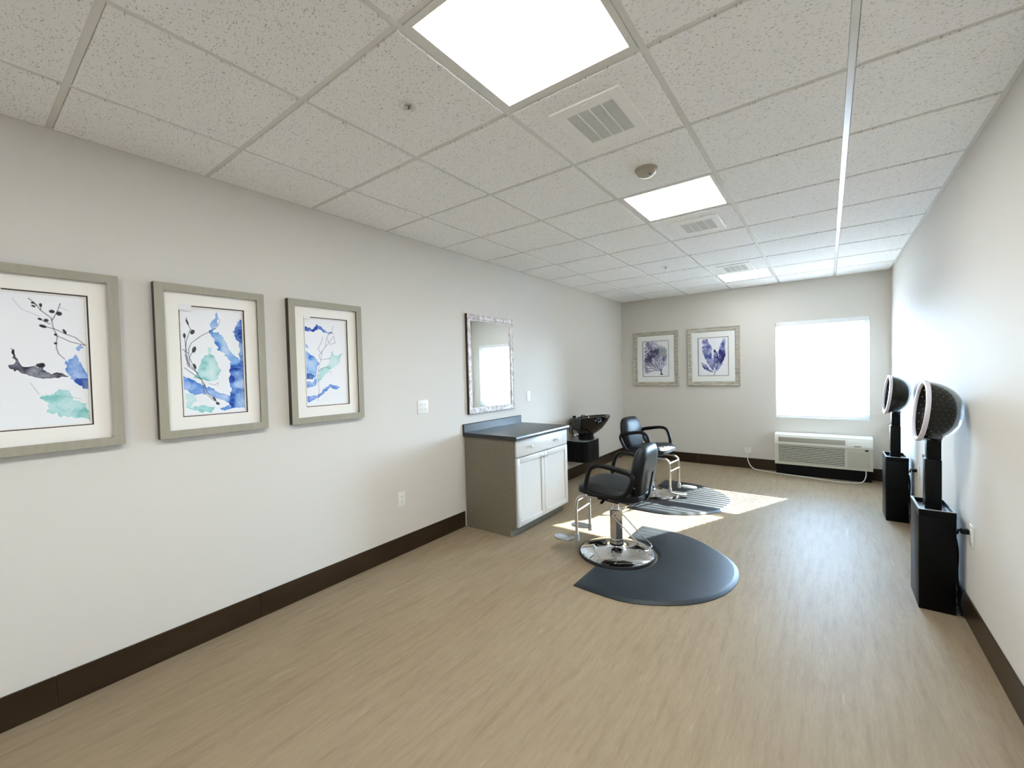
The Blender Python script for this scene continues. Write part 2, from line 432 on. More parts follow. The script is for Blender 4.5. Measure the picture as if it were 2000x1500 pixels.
# ---- smoke detector and sprinklers
t = thing('smoke_detector', 'round beige smoke detector on the ceiling before the middle light panel', 'detector', (1.998, 2.136, H-.0025))
MB().lathe([(0, 0), (.062, 0), (.064, -.008), (.060, -.018), (.0001, -.018)][::-1], 40).build('mounting_ring', M['detector'], t, True)
MB().lathe([(.056, -.0185), (.052, -.030), (.040, -.042), (.022, -.047), (0, -.048)], 40).build('sensor_dome', M['detector'], t, True)
MB().lathe([(0, -.0475), (.006, -.048), (.006, -.050), (0, -.050)], 12, Matrix.Translation((.028, -.02, .004))).build('indicator_lamp', M['dark_slot'], t, True)
def sprinkler(x, y, label):
    t = thing('fire_sprinkler', label, 'sprinkler', (x, y, H-.0025), 0, 'ceiling sprinkler heads')
    MB().lathe([(.016, -.001), (.040, 0), (.041, -.004), (.034, -.011), (.020, -.007), (.016, -.001)], 36).build('escutcheon', M['plastic'], t, True)
    MB().lathe([(0, .0), (.013, 0), (.012, -.012), (.006, -.016), (0, -.016)], 20).build('nozzle', M['brushed'], t, True)
    MB().tube([(0, 0, -.0125), (0, 0, -.024)], .0042, 10).build('glass_bulb', M['red'], t, True)
    fr_ = MB(); fr_.tube([(-.011, 0, -.012), (-.012, 0, -.018), (-.002, 0, -.027)], .002, 8); fr_.tube([(.011, 0, -.012), (.012, 0, -.018), (.002, 0, -.027)], .002, 8)
    fr_.build('yoke_arms', M['brushed'], t, True)
    MB().lathe([(0, -.0265), (.012, -.0265), (.012, -.0285), (0, -.029)], 20).build('deflector', M['brushed'], t, True)
sprinkler(1.397, .905, 'recessed sprinkler head with red bulb left of the nearest light panel')
sprinkler(1.371, 4.593, 'tiny sprinkler head in a far ceiling tile left of the third vent')

# ---- outlets and switch plates
def plate(name, label, cat, wall, u, z, w, h, kind):
    """wall: 'L' x=0 facing +x, 'R' x=W facing -x, 'B' y=D facing -y; local +x = out of the wall"""
    loc, rz = {'L': ((0, u, z), 0), 'R': ((W, u, z), PI), 'B': ((u, D, z), -PI/2)}[wall]
    t = thing(name, label, cat, loc, rz, 'white wall outlets' if cat == 'outlet' else None)
    MB().box(.0, .006, -w/2, w/2, -h/2, h/2, bev=.002).build('cover_plate', M['plastic'], t, True)
    if kind == 'switch':
        MB().box(.006, .009, -.017, .017, -.034, .034, bev=.001).build('rocker', M['plastic'], t)
        return t
    cols = (-.023, .023) if kind == 'quad' else (0,)
    for cx in cols:
        for cz in (-.020, .020):
            rc = MB().lathe([(0, 0), (.0165, 0), (.0165, .0022), (0, .0022)], 20, Matrix.Translation((.006, cx, cz)) @ Matrix.Rotation(PI/2, 4, 'Y')).build('receptacle', M['plastic'], t, True)
            s_ = MB(); s_.box(.0081, .0088, cx-.0075, cx-.0055, cz-.002, cz+.007); s_.box(.0081, .0088, cx+.0055, cx+.0075, cz-.002, cz+.007); s_.box(.0081, .0088, cx-.002, cx+.002, cz-.010, cz-.006)
            s_.build('slots', M['dark_slot'], rc)
    return t
plate('wall_outlet', 'white double-width four-socket outlet on the left wall before the mirror', 'outlet', 'L', 2.163, 1.20, .118, .118, 'quad')
plate('wall_outlet', 'white duplex outlet low on the left wall above the baseboard', 'outlet', 'L', 1.903, .456, .071, .125, 'duplex')
plate('wall_switch', 'white switch plate on the left wall just beyond the mirror', 'switch', 'L', 3.79, 1.20, .075, .118, 'switch')
plate('wall_outlet', 'white wall outlet left of the air conditioner, white cord plugged in', 'outlet', 'B', 1.893, .262, .085, .075, 'duplex')
plate('wall_outlet', 'white outlet on right wall behind the nearer hair dryer box', 'outlet', 'R', 3.02, .515, .071, .118, 'duplex')
plate('wall_outlet', 'white outlet on right wall behind the farther hair dryer box', 'outlet', 'R', 4.72, .52, .071, .118, 'duplex')

# ---- painted prints (colour attribute on a fine grid, painted from polygons and strokes)
def vnoise(shape, cell, rs):
    h, w = shape; gy, gx = h/cell+3, w/cell+3
    gr = rs.rand(int(gy)+2, int(gx)+2)
    yy = np.arange(h)[:, None]/cell; xx = np.arange(w)[None, :]/cell
    y0 = np.floor(yy).astype(int); x0 = np.floor(xx).astype(int); fy = yy-y0; fx = xx-x0
    fy = fy*fy*(3-2*fy); fx = fx*fx*(3-2*fx)
    return (gr[y0, x0]*(1-fy)*(1-fx)+gr[y0+1, x0]*fy*(1-fx)+gr[y0, x0+1]*(1-fy)*fx+gr[y0+1, x0+1]*fy*fx)
class Art:
    def __init__(s, w, h, seed, res):
        s.w, s.h = w, h; s.nx = int(w*res); s.ny = int(h*res); s.rs = np.random.RandomState(seed)
        s.c = np.ones((s.ny, s.nx, 3))*np.array([.925, .93, .945])
        s.X = (np.arange(s.nx)+.5)[None, :]/res*np.ones((s.ny, 1)); s.Y = (np.arange(s.ny)+.5)[:, None]/res*np.ones((1, s.nx))
        s.res = res
        q_ = res/420; s.n1, s.n2, s.n3, s.n4, s.n5 = (vnoise((s.ny, s.nx), c*q_, s.rs) for c in (5, 5, 14, 30, 3))
    def inside(s, poly, jit=.006):
        X = s.X+(s.n1-.5)*jit*2+(s.n3-.5)*jit*2; Y = s.Y+(s.n2-.5)*jit*2+(s.n4-.5)*jit*2
        r = np.zeros(X.shape, bool); n = len(poly); dist = np.full(X.shape, 9.)
        for i in range(n):
            (x1, y1), (x2, y2) = poly[i], poly[(i+1) % n]
            c = ((y1 > Y) != (y2 > Y)) & (X < (x2-x1)*(Y-y1)/((y2-y1) or 1e-9)+x1); r ^= c
            dx, dy = x2-x1, y2-y1; L2 = dx*dx+dy*dy or 1e-9; t = np.clip(((X-x1)*dx+(Y-y1)*dy)/L2, 0, 1)
            dist = np.minimum(dist, np.hypot(X-x1-t*dx, Y-y1-t*dy))
        return r, dist
    def blob(s, poly, col, a=.8, var=.6, jit=.006, dark=None, flow=9):
        r, d = s.inside(poly, jit); edge = np.exp(-d/.004)
        t = np.clip(.58+(s.n3-.5)*var*1.0+(s.n4-.5)*var*.7+(s.n5-.5)*.25, 0, 1)
        band = .5+.5*np.sin((s.Y*60+s.n4*flow+s.n3*3)*2.2); t = np.clip(t*(.86+.22*band), 0, 1)
        k = np.where(r, np.clip(a*(t*.75+.42)+edge*.25, 0, 1), 0)[..., None]
        cc = np.array(col)[None, None, :]
        if dark is not None: cc = cc*(1-(t[..., None]**1.9)) + np.array(dark)*(t[..., None]**1.9)
        s.c = s.c*(1-k)+cc*k
    def stroke(s, pts, w, col, a=.85):
        P = pts; d = np.full(s.X.shape, 9.)
        for (x1, y1), (x2, y2) in zip(P, P[1:]):
            dx, dy = x2-x1, y2-y1; L2 = dx*dx+dy*dy or 1e-9; t = np.clip(((s.X-x1)*dx+(s.Y-y1)*dy)/L2, 0, 1)
            d = np.minimum(d, np.hypot(s.X-x1-t*dx, s.Y-y1-t*dy))
        k = (np.clip((w-d)*s.res*.6+.5, 0, 1)*a*(.7+.3*s.n1))[..., None]
        s.c = s.c*(1-k)+np.array(col)*k
    def dot(s, x, y, rx, ry, col, a=.85, rot=0):
        c, q = math.cos(rot), math.sin(rot); dx, dy = s.X-x, s.Y-y; e = np.hypot((c*dx+q*dy)/rx, (-q*dx+c*dy)/ry)
        k = (np.clip((1-e)*4, 0, 1)*a)[..., None]; s.c = s.c*(1-k)+np.array(col)*k
    def build(s, name, m, parent, xoff, y0, z1, wall):
        """grid mesh; local y right (left wall) or x right (back wall), z down from the top"""
        nx, ny = s.nx, s.ny
        U, V = np.meshgrid(np.linspace(0, s.w, nx+1), np.linspace(0, s.h, ny+1))
        if wall == 'L': co = np.stack([np.full(U.shape, xoff), y0+U, z1-V], -1)
        else: co = np.stack([y0+U, np.full(U.shape, xoff), z1-V], -1)
        co = co.reshape(-1, 3)
        i = (np.arange(ny)[:, None]*(nx+1)+np.arange(nx)[None, :]).ravel()
        F = np.stack([i, i+nx+1, i+nx+2, i+1], -1)
        me = bpy.data.meshes.new(name)
        me.vertices.add(len(co)); me.vertices.foreach_set('co', co.ravel())
        me.loops.add(F.size); me.loops.foreach_set('vertex_index', F.ravel())
        me.polygons.add(len(F)); me.polygons.foreach_set('loop_start', np.arange(0, F.size, 4))
        me.update(); me.validate()
        cl = me.color_attributes.new('paint', 'FLOAT_COLOR', 'CORNER')
        cc = np.concatenate([(np.clip(s.c, 0, 1)**2.2).reshape(-1, 3), np.ones((nx*ny, 1))], 1)
        cl.data.foreach_set('color', np.repeat(cc, 4, axis=0).ravel())
        return link(name, me, m, parent)

def ring(mb, wall, d0, d1, o, i):
    """rectangular ring between outer (u0,u1,z0,z1) and inner, depth d0..d1 out from wall, mitred look by 4 boxes"""
    def bx(u0, u1, z0, z1):
        if wall == 'L': mb.box(d0, d1, u0, u1, z0, z1)
        else: mb.box(u0, u1, -d1, -d0, z0, z1)
    bx(o[0], i[0], o[2], o[3]); bx(i[1], o[1], o[2], o[3]); bx(i[0], i[1], i[3], o[3]); bx(i[0], i[1], o[2], i[2])
    return mb

# left wall: three watercolours in deep taupe frames
FW, FHH = .534, .824
GP = 'blue seaweed watercolours in deep taupe frames on the left wall'
def left_picture(y0, label, art_fn, seed):
    zc = 1.5855; t = thing('framed_picture', label, 'picture', (0, y0+FW/2, zc), 0, GP)
    o = (-FW/2, FW/2, -FHH/2, FHH/2); i = (-FW/2+.041, FW/2-.041, -FHH/2+.040, FHH/2-.040)
    ring(MB(), 'L', .0385, .042, o, i).build('frame_face', M['frame'], t)
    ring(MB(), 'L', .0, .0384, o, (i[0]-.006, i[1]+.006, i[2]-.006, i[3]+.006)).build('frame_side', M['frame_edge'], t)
    mi = (-.161, .161, -.3055, .3055)
    ring(MB(), 'L', .018, .022, (i[0]-.005, i[1]+.005, i[2]-.005, i[3]+.005), mi).build('mat_board', M['matboard'], t)
    ring(MB(), 'L', .0135, .0178, (mi[0]-.01, mi[1]+.01, mi[2]-.01, mi[3]+.01), (mi[0]+.0045, mi[1]-.0045, mi[2]+.0045, mi[3]-.0045)).build('inner_mat', M['mat_core'], t)
    i2 = (mi[0]+.0045, mi[1]-.0045, mi[2]+.0045, mi[3]-.0045)
    ring(MB(), 'L', .0095, .0134, (mi[0]-.01, mi[1]+.01, mi[2]-.01, mi[3]+.01), (i2[0]+.007, i2[1]-.007, i2[2]+.007, i2[3]-.007)).build('inner_mat', M['matboard'], t)
    A = Art(.30, .59, seed, 600)
    def C(pts, f):      # photo crop coordinates -> print coordinates
        out = []
        for p in pts:
            P = un(*f(*p), 'x', .008); out.append((P.y-(y0+FW/2-.15), (zc+.295)-P.z))
        return out
    art_fn(A, C)
    A.build('print', M['art'], t, .009, -.15, .295, 'L')
    return t
f5 = lambda x, y: (x/3.41, 480+y/3.41)
f6 = lambda x, y: (280+x/4.285, 530+y/4.285)
INK = (.10, .09, .12); BLU = (.24, .46, .80); BLD = (.12, .24, .58); LBL = (.47, .62, .87); TEA = (.62, .84, .83); TED = (.44, .73, .72); GRY = (.16, .17, .22)
def dots(A, C, f, L, col=INK, s=1/1400):
    for x, y, rx, ry, ro in L:
        (u, v), = C([(x, y)], f); A.dot(u, v, rx*s, ry*s, col, .85, ro)
def art1(A, C):
    c = lambda p: C(p, f5)
    A.blob(c([(280, 1000), (350, 1000), (400, 960), (460, 960), (490, 1020), (560, 1060), (592, 1100), (600, 1160), (520, 1145), (420, 1130), (310, 1100), (320, 1050)]), TEA, .75, .7, dark=TED)
    A.blob(c([(440, 770), (470, 760), (500, 725), (520, 770), (570, 820), (600, 860), (595, 950), (540, 930), (480, 900), (445, 850)]), LBL, .8, .8, dark=BLU)
    A.blob(c([(500, 900), (540, 880), (592, 880), (600, 960), (560, 950)]), BLD, .8, .8)
    A.blob(c([(505, 685), (535, 652), (560, 680), (520, 702)]), LBL, .8)
    A.blob(c([(70, 690), (95, 695), (108, 740), (140, 780), (180, 808), (240, 812), (262, 782), (300, 795), (285, 830), (330, 862), (380, 850), (450, 873), (380, 885), (280, 888), (190, 872), (120, 832), (60, 795), (95, 778)]), (.34, .35, .42), .85, .9, dark=(.08, .08, .12))
    for p in ([(190, 350), (240, 390), (270, 430), (340, 480), (355, 550), (380, 600), (375, 680), (390, 720), (430, 755)], [(355, 550), (440, 590), (500, 610), (570, 665)],
              [(345, 500), (385, 430), (400, 385)], [(270, 430), (272, 390)], [(270, 530), (352, 552)], [(262, 488), (332, 522)], [(240, 398), (215, 375)], [(380, 600), (470, 640), (560, 662)]):
        A.stroke(c(p), .0013, (.20, .19, .24), .85)
    for p in ([(80, 350), (140, 420), (260, 470)], [(200, 910), (260, 990)], [(430, 1000), (540, 1020)], [(400, 410), (450, 432)]): A.stroke(c(p), .0009, (.5, .52, .56), .6)
    dots(A, C, f5, [(345, 438, 15, 13, 0), (393, 452, 16, 16, 0), (307, 497, 13, 12, 0), (285, 536, 20, 11, .4), (430, 572, 8, 20, -.4), (270, 395, 8, 14, 0), (218, 380, 10, 7, 0), (370, 592, 9, 9, 0), (370, 650, 9, 9, 0), (222, 402, 12, 7, .5), (265, 488, 12, 8, .4), (270, 797, 24, 16, 0)], s=1/1500)
def art2(A, C):
    c = lambda p: C(p, f6)
    A.blob(c([(455, 820), (500, 720), (545, 690), (600, 710), (610, 760), (650, 835), (620, 900), (560, 930), (480, 905), (430, 890)]), TEA, .8, .8, dark=TED)
    A.blob(c([(540, 700), (548, 640), (575, 650), (575, 710)]), TEA, .4)
    A.blob(c([(355, 1020), (420, 1035), (445, 1080), (400, 1130), (362, 1140)]), TEA, .55)
    A.blob(c([(362, 1128), (450, 1135), (520, 1130), (600, 1150), (560, 1185), (430, 1172)]), TEA, .8, dark=TED)
    A.blob(c([(320, 878), (420, 905), (500, 960), (600, 995), (725, 1038), (740, 1105), (640, 1062), (540, 1025), (420, 1032), (330, 980)]), LBL, .85, .9, dark=BLU)
    A.blob(c([(605, 335), (625, 395), (612, 425), (618, 450), (590, 462), (585, 500), (560, 505), (556, 450), (585, 400)]), (.36, .58, .88), .85, .9, dark=BLU)
    A.blob(c([(560, 490), (585, 505), (630, 500), (665, 555), (700, 622), (745, 680), (795, 730), (835, 760), (835, 810), (735, 790), (722, 740), (690, 700), (640, 662), (600, 585), (568, 530)]), (.40, .62, .88), .85, .9, dark=BLU)
    A.blob(c([(775, 430), (805, 400), (860, 420), (860, 830), (800, 800), (812, 740), (795, 680), (800, 600), (765, 560), (752, 500)]), (.34, .56, .86), .85, .9, dark=BLD)
    A.blob(c([(740, 775), (870, 760), (870, 1130), (740, 1142), (718, 1080), (738, 1000), (718, 900), (728, 830)]), (.34, .56, .87), .9, 1., dark=BLD)
    A.blob(c([(652, 1152), (720, 1120), (742, 1142), (685, 1172)]), BLU, .7)
    for p in ([(390, 490), (360, 580), (350, 680), (372, 760), (440, 840), (500, 930), (540, 1020), (632, 1112)], [(345, 560), (356, 650), (375, 780)], [(418, 660), (385, 720), (440, 840)],
              [(605, 478), (480, 542), (400, 600), (378, 650), (385, 800)], [(350, 700), (372, 790), (455, 850)], [(345, 808), (420, 862), (485, 905), (520, 960)], [(488, 930), (515, 1015), (592, 1085)], [(358, 385), (378, 455), (405, 500)], [(325, 650), (380, 690)]):
        A.stroke(c(p), .0014, (.24, .24, .28), .9)
    for p in ([(550, 940), (600, 950), (628, 930), (622, 960)], [(640, 400), (630, 450), (600, 480)]): A.stroke(c(p), .001, (.3, .3, .34), .6)
    dots(A, C, f6, [(410, 508, 18, 27, .5), (343, 538, 12, 26, 0), (424, 655, 17, 34, .3), (366, 425, 9, 32, -.3), (430, 795, 12, 30, -.3), (596, 1068, 9, 28, -.5), (622, 1105, 20, 14, .6)], (.14, .15, .18), 1/1700)
def art3(A, C):
    c = lambda p: C(p, f6)
    A.blob(c([(1470, 830), (1540, 780), (1560, 715), (1590, 660), (1600, 710), (1662, 690), (1640, 765), (1570, 812), (1520, 865), (1465, 925)]), TEA, .7, .8, dark=TED)
    A.blob(c([(1330, 455), (1390, 480), (1420, 488), (1450, 455), (1490, 462), (1530, 500), (1592, 522), (1540, 520), (1490, 492), (1460, 482), (1430, 516), (1395, 510), (1330, 490)]), (.25, .42, .80), .9, .9, dark=BLD)
    A.blob(c([(1340, 655), (1400, 690), (1440, 720), (1467, 762), (1452, 830), (1432, 892), (1390, 892), (1340, 870)]), (.40, .62, .88), .88, 1., dark=BLU)
    A.blob(c([(1340, 850), (1385, 850), (1430, 870), (1410, 900), (1340, 905)]), BLD, .8)
    A.blob(c([(1340, 915), (1400, 930), (1452, 880), (1452, 942), (1400, 972), (1340, 992)]), LBL, .85, .9, dark=BLU)
    A.blob(c([(1340, 1055), (1400, 1045), (1480, 1020), (1520, 978), (1560, 943), (1600, 955), (1650, 962), (1612, 992), (1565, 972), (1502, 1032), (1400, 1085), (1340, 1090)]), (.35, .48, .84), .85, .9, dark=BLU)
    A.blob(c([(1350, 595), (1372, 605), (1390, 640), (1360, 625)]), LBL, .7)
    for p in ([(1592, 540), (1552, 600), (1500, 660), (1488, 720), (1470, 800), (1458, 880), (1472, 1000), (1458, 1085)], [(1552, 600), (1535, 545), (1578, 508), (1585, 460)], [(1592, 540), (1605, 600), (1560, 612)],
              [(1490, 692), (1462, 650), (1490, 590), (1500, 550)], [(1488, 742), (1520, 735), (1562, 730)], [(1465, 832), (1500, 808), (1532, 800), (1560, 812)], [(1500, 662), (1470, 700), (1480, 740)], [(1552, 512), (1592, 524)], [(1455, 880), (1440, 850)], [(1535, 560), (1520, 630)], [(1565, 850), (1570, 840), (1560, 835)]):
        A.stroke(c(p), .0010, (.28, .27, .34), .8)
left_picture(-.330, 'leftmost taupe-framed watercolour, cut by the photo edge, grey brushstroke and dark berry branch', art1, 3)
left_picture(.341, 'middle taupe-framed watercolour with broad blue ribbon down its right side', art2, 5)
left_picture(1.022, 'taupe-framed watercolour nearest the wall mirror, with wiry branch and blue edge', art3, 8)
def sticker(parent_y, y, z, w, h):
    for o in bpy.data.objects:
        if o.name.startswith('framed_picture') and abs(o.location.y-(parent_y+FW/2)) < .01:
            MB().box(.0222, .0226, y-w/2-o.location.y, y+w/2-o.location.y, z-h/2-o.location.z, z+h/2-o.location.z).build('price_sticker', M['sticker'], o)
sticker(.341, .475, 1.880, .060, .034); sticker(1.022, 1.152, 1.884, .045, .014); sticker(-.330, -.195, 1.880, .060, .018)

# back wall: two prints in whitewashed frames
def bevel_ring(o, i, d_out, d_in, d_mid):
    """picture moulding on the back wall plane: stepped profile swept round the rectangle (local x,z; -y out)"""
    bm = bmesh.new()
    prof = [(0, 0), (0, d_out*.8), (.12, d_out), (.35, d_mid), (.72, d_mid*1.02), (.88, d_in*1.1), (1, d_in), (1, 0)]
    rings = []
    for f, dd in prof:
        a = [o[0]+(i[0]-o[0])*f, o[1]+(i[1]-o[1])*f, o[2]+(i[2]-o[2])*f, o[3]+(i[3]-o[3])*f]
        rings.append([bm.verts.new((x, -dd, z)) for x, z in ((a[0], a[2]), (a[1], a[2]), (a[1], a[3]), (a[0], a[3]))])
    for A_, B_ in zip(rings, rings[1:]+rings[:1]):
        for k in range(4): bm.faces.new((A_[k], A_[(k+1) % 4], B_[(k+1) % 4], B_[k]))
    bmesh.ops.recalc_face_normals(bm, faces=bm.faces)
    mb = MB(); mb.merge(bm); return mb
def back_picture(x0, label, art_fn, seed):
    zc, w, h = 1.647, .735, .884
    t = thing('framed_picture', label, 'picture', (x0+w/2, D, zc), 0, 'pale-framed sea plant prints on the back wall')
    o = (-w/2, w/2, -h/2, h/2); i = (-w/2+.069, w/2-.069, -h/2+.068, h/2-.068)
    bevel_ring(o, i, .032, .016, .024).build('frame', M['wash'], t)
    mi = (-.214, .214, -.2915, .2915)
    ring(MB(), 'B', .010, .014, (i[0]-.004, i[1]+.004, i[2]-.004, i[3]+.004), mi).build('mat_board', M['matboard2'], t)
    ring(MB(), 'B', .007, .0098, (mi[0]-.01, mi[1]+.01, mi[2]-.01, mi[3]+.01), (mi[0]+.006, mi[1]-.006, mi[2]+.006, mi[3]-.006)).build('inner_mat', M['mat_core'], t)
    A = Art(.41, .57, seed, 330)
    def C(pts):
        out = []
        for x, y in pts:
            P = un(1220+x/8.333, 620+y/8.333, 'y', D-.006); out.append((P.x-(x0+w/2-.205), (zc+.285)-P.z))
        return out
    art_fn(A, C); A.build('print', M['art'], t, -.006, -.205, .285, 'B')
def artA(A, C):
    rr = random.Random(4)
    A.blob(C([(330, 480), (430, 400), (480, 420), (560, 440), (650, 520), (640, 620), (690, 690), (650, 780), (560, 860), (470, 840), (380, 800), (350, 700), (380, 620), (325, 560)]), (.55, .54, .68), .45, .9, .02, dark=(.24, .24, .42))
    base = (595, 880)
    def br(x, y, a, L, w, dep):
        x2, y2 = x+math.cos(a)*L, y-math.sin(a)*L
        sh = rr.random(); col = (.14+.20*sh, .14+.20*sh, .26+.22*sh)
        if x2 > 560 and y2 < 620: col = (.58, .62, .64)
        if y2 < 392 or x2 < 322 or x2 > 695 or y2 > 915: return
        A.stroke(C([(x, y), ((x+x2)/2+rr.uniform(-6, 6), (y+y2)/2+rr.uniform(-6, 6)), (x2, y2)]), w, col, .75)
        if dep:
            for _ in range(3 if dep > 2 else 2): br(x2, y2, a+rr.uniform(-.75, .75), L*rr.uniform(.72, .95), max(w*.8, .0016), dep-1)
        else:
            (u, v), = C([(x2, y2)]); A.dot(u, v, rr.uniform(.005, .010), rr.uniform(.004, .008), col, .7, rr.random()*3)
    for a in (1.0, 1.45, 1.9, 2.3, 2.7, 3.0, 3.25): br(base[0]-8, base[1]-20, a, 85, .0030, 5)
    for x, y, a in ((500, 700, 1.7), (470, 640, 2.2), (430, 720, 2.6), (540, 640, 1.3), (450, 560, 1.9), (400, 620, 2.5), (520, 780, 2.0), (440, 800, 2.8), (390, 520, 2.0)): br(x, y, a, 55, .0026, 3)
    A.stroke(C([(598, 850), (592, 880), (598, 920)]), .008, (.04, .04, .09), .9); A.stroke(C([(590, 925), (612, 925)]), .010, (.04, .04, .09), .9)
def artB(A, C):
    IND = (.16, .15, .40); MID = (.28, .31, .55); PAL = (.46, .48, .70)
    A.blob(C([(1262, 395), (1290, 355), (1340, 355), (1380, 430), (1415, 500), (1418, 640), (1442, 740), (1470, 870), (1400, 830), (1330, 720), (1290, 640), (1258, 540), (1275, 450)]), PAL, .85, .9, .008, dark=MID)
    A.blob(C([(1290, 500), (1360, 540), (1340, 660), (1290, 640)]), MID, .6)
    A.blob(C([(1580, 400), (1600, 330), (1625, 330), (1637, 400), (1632, 520), (1648, 590), (1622, 690), (1560, 790), (1495, 875), (1528, 700), (1528, 560), (1545, 450)]), PAL, .8, .9, .008, dark=MID)
    A.blob(C([(1535, 530), (1632, 530), (1648, 590), (1622, 690), (1560, 760), (1530, 700)]), IND, .8, .7, .008)
    A.blob(C([(1465, 515), (1520, 590), (1532, 700), (1500, 862), (1455, 800), (1438, 680), (1450, 580)]), MID, .9, .9, .006, dark=IND)
    A.blob(C([(1450, 560), (1465, 510), (1490, 560)]), IND, .9)
    A.blob(C([(1248, 738), (1330, 770), (1372, 830), (1460, 890), (1400, 885), (1300, 840), (1258, 790)]), PAL, .8, .9, .006, dark=MID)
    A.stroke(C([(1492, 858), (1470, 885), (1458, 932)]), .0035, (.08, .07, .12), .9)
back_picture(.207, 'pale-framed grey coral print, left of the two on the back wall', artA, 21)
back_picture(1.074, 'pale-framed violet-blue kelp print, right of the two, nearer the window', artB, 22)

# ---- mirror
t = thing('wall_mirror', 'tall mirror in silver-washed wooden frame above the counter cabinet', 'mirror', (0, 3.1055, 1.5735))
w, h = .748, .988
mir = bevel_ring((-w/2, w/2, -h/2, h/2), (-w/2+.060, w/2-.060, -h/2+.060, h/2-.060), .030, .014, .024).build('frame', M['wash2'], t)
mir.rotation_euler = (0, 0, PI/2)
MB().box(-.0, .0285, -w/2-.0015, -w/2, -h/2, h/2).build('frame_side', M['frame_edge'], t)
MB().box(.008, .012, -w/2+.055, w/2-.055, -h/2+.055, h/2-.055).build('mirror_glass', M['mirror'], t)

# ---- cabinet and worktop
CY0, CY1 = 2.672, 3.588
t = thing('base_cabinet', 'taupe base cabinet with pale grey doors against the left wall', 'cabinet', (0, 0, 0))
c_ = MB(); dz = .874
prof = [(.010, 0), (.540, 0), (.540, .092), (.598, .092), (.598, dz), (.010, dz)]
def side(y0, y1):
    return Matrix(((1, 0, 0, 0), (0, 0, 1, 0), (0, 1, 0, 0), (0, 0, 0, 1)))
for a, c in ((CY0, CY0+.018), (CY1-.018, CY1)): c_.prism(prof, a, c, side(a, c))
c_.box(.010, .596, CY0+.018, CY1-.018, .092, .110); c_.box(.010, .020, CY0+.018, CY1-.018, .11, dz); c_.box(.45, .596, CY0+.018, CY1-.018, dz-.02, dz)
c_.build('carcass', M['cabside'], t)
MB().box(.528, .540, CY0+.0185, CY1-.0185, 0, .0915).build('toe_kick', M['cabside'], t)
f_ = MB()
f_.box(.5985, .603, CY0, CY0+.04, .092, dz); f_.box(.5985, .603, CY1-.04, CY1, .092, dz); f_.box(.5985, .603, CY0+.04, CY1-.04, .69, .73); f_.box(.5985, .603, CY0+.04, CY1-.04, .092, .13); f_.box(.5985, .603, CY0+.04, CY1-.04, .84, dz)
f_.build('face_frame', M['cabside'], t)
def knob(y, z, par):
    k = MB(); k.lathe([(0, 0), (.005, 0), (.0045, .012), (.011, .016), (.014, .022), (.011, .028), (0, .030)], 24, Matrix.Translation((.6235, y, z)) @ Matrix.Rotation(PI/2, 4, 'Y'))
    return k.build('knob', M['brushed'], par, True)
dr = MB().box(.6035, .6230, CY0+.006, CY1-.006, .722, .868, bev=.003).build('drawer_front', M['cabdoor'], t, True)
knob(2.894, .797, dr); knob(3.359, .797, dr)
def door(y0, y1, ky):
    z0, z1 = .096, .712; d = MB(); s_ = .048
    d.box(.6035, .6230, y0, y0+s_, z0, z1, bev=.002); d.box(.6035, .6230, y1-s_, y1, z0, z1, bev=.002)
    d.box(.6035, .6230, y0+s_-.002, y1-s_+.002, z0, z0+s_, bev=.002); d.box(.6035, .6230, y0+s_-.002, y1-s_+.002, z1-s_, z1, bev=.002)
    o = d.build('door', M['cabdoor'], t, True)
    p = MB(); p.box(.6045, .6150, y0+s_-.001, y1-s_+.001, z0+s_-.001, z1-s_+.001)
    p.build('recessed_panel', M['cabdoor'], o)
    q = MB()
    a, c, e, f = y0+s_, y1-s_, z0+s_, z1-s_
    q.tube([(.6175, a, e), (.6175, c, e), (.6175, c, f), (.6175, a, f)], .0045, 6, closed=True)
    q.build('panel_moulding', M['cabdoor'], o)
    knob(ky, .668, o)
door(CY0+.006, 3.1275, 3.108); door(3.1305, CY1-.006, 3.152)
t = thing('countertop', 'dark grey laminate countertop with backsplash on the base cabinet', 'countertop', (0, 0, dz+.001))
prof = [(.0, 0), (.0, .038), (.022, .038), (.022, .037), (.628, .037), (.638, .034), (.642, .024), (.642, .012), (.640, .0)]
MB().prism([(p[0]+.001, p[1]) for p in prof], 2.655, 3.606, side(0, 1)).build('worktop', M['counter'], t, True, angle=30)
MB().prism([(.001, .0385), (.001, .116), (.016, .118), (.022, .112), (.023, .0385)], 2.655, 3.606, side(0, 1)).build('backsplash', M['counter'], t, True, angle=30)

# ---- shampoo basin on its wall box
t = thing('shampoo_basin', 'black shampoo basin on black wall-mounted box beyond the cabinet', 'basin', (0, 0, 0))
hb = MB(); r_ = .08
poly = [(.0, 4.66), (.30-r_, 4.66)] + [(.30-r_+r_*math.sin(a), 4.66+r_-r_*math.cos(a)) for a in np.linspace(.2, PI/2, 6)] + [(.30-r_+r_*math.cos(a), 5.10-r_+r_*math.sin(a)) for a in np.linspace(0, PI/2-.2, 6)] + [(.30-r_, 5.10), (0, 5.10)]
hb.prism(poly, .268, .545); hb.build('wall_box', M['drybox'], t, True)
MB().prism([(max(.001, x-.001), y) for x, y in poly], .5455, .551).build('box_lid', M['trayrim'], t, True)
nk = MB(); nk.lathe([(0, .5515), (.105, .5515), (.108, .57), (.100, .60), (.104, .6315), (0, .6315)], 32, Matrix.Translation((.19, 4.88, 0))); nk.build('pedestal', M['black'], t, True)
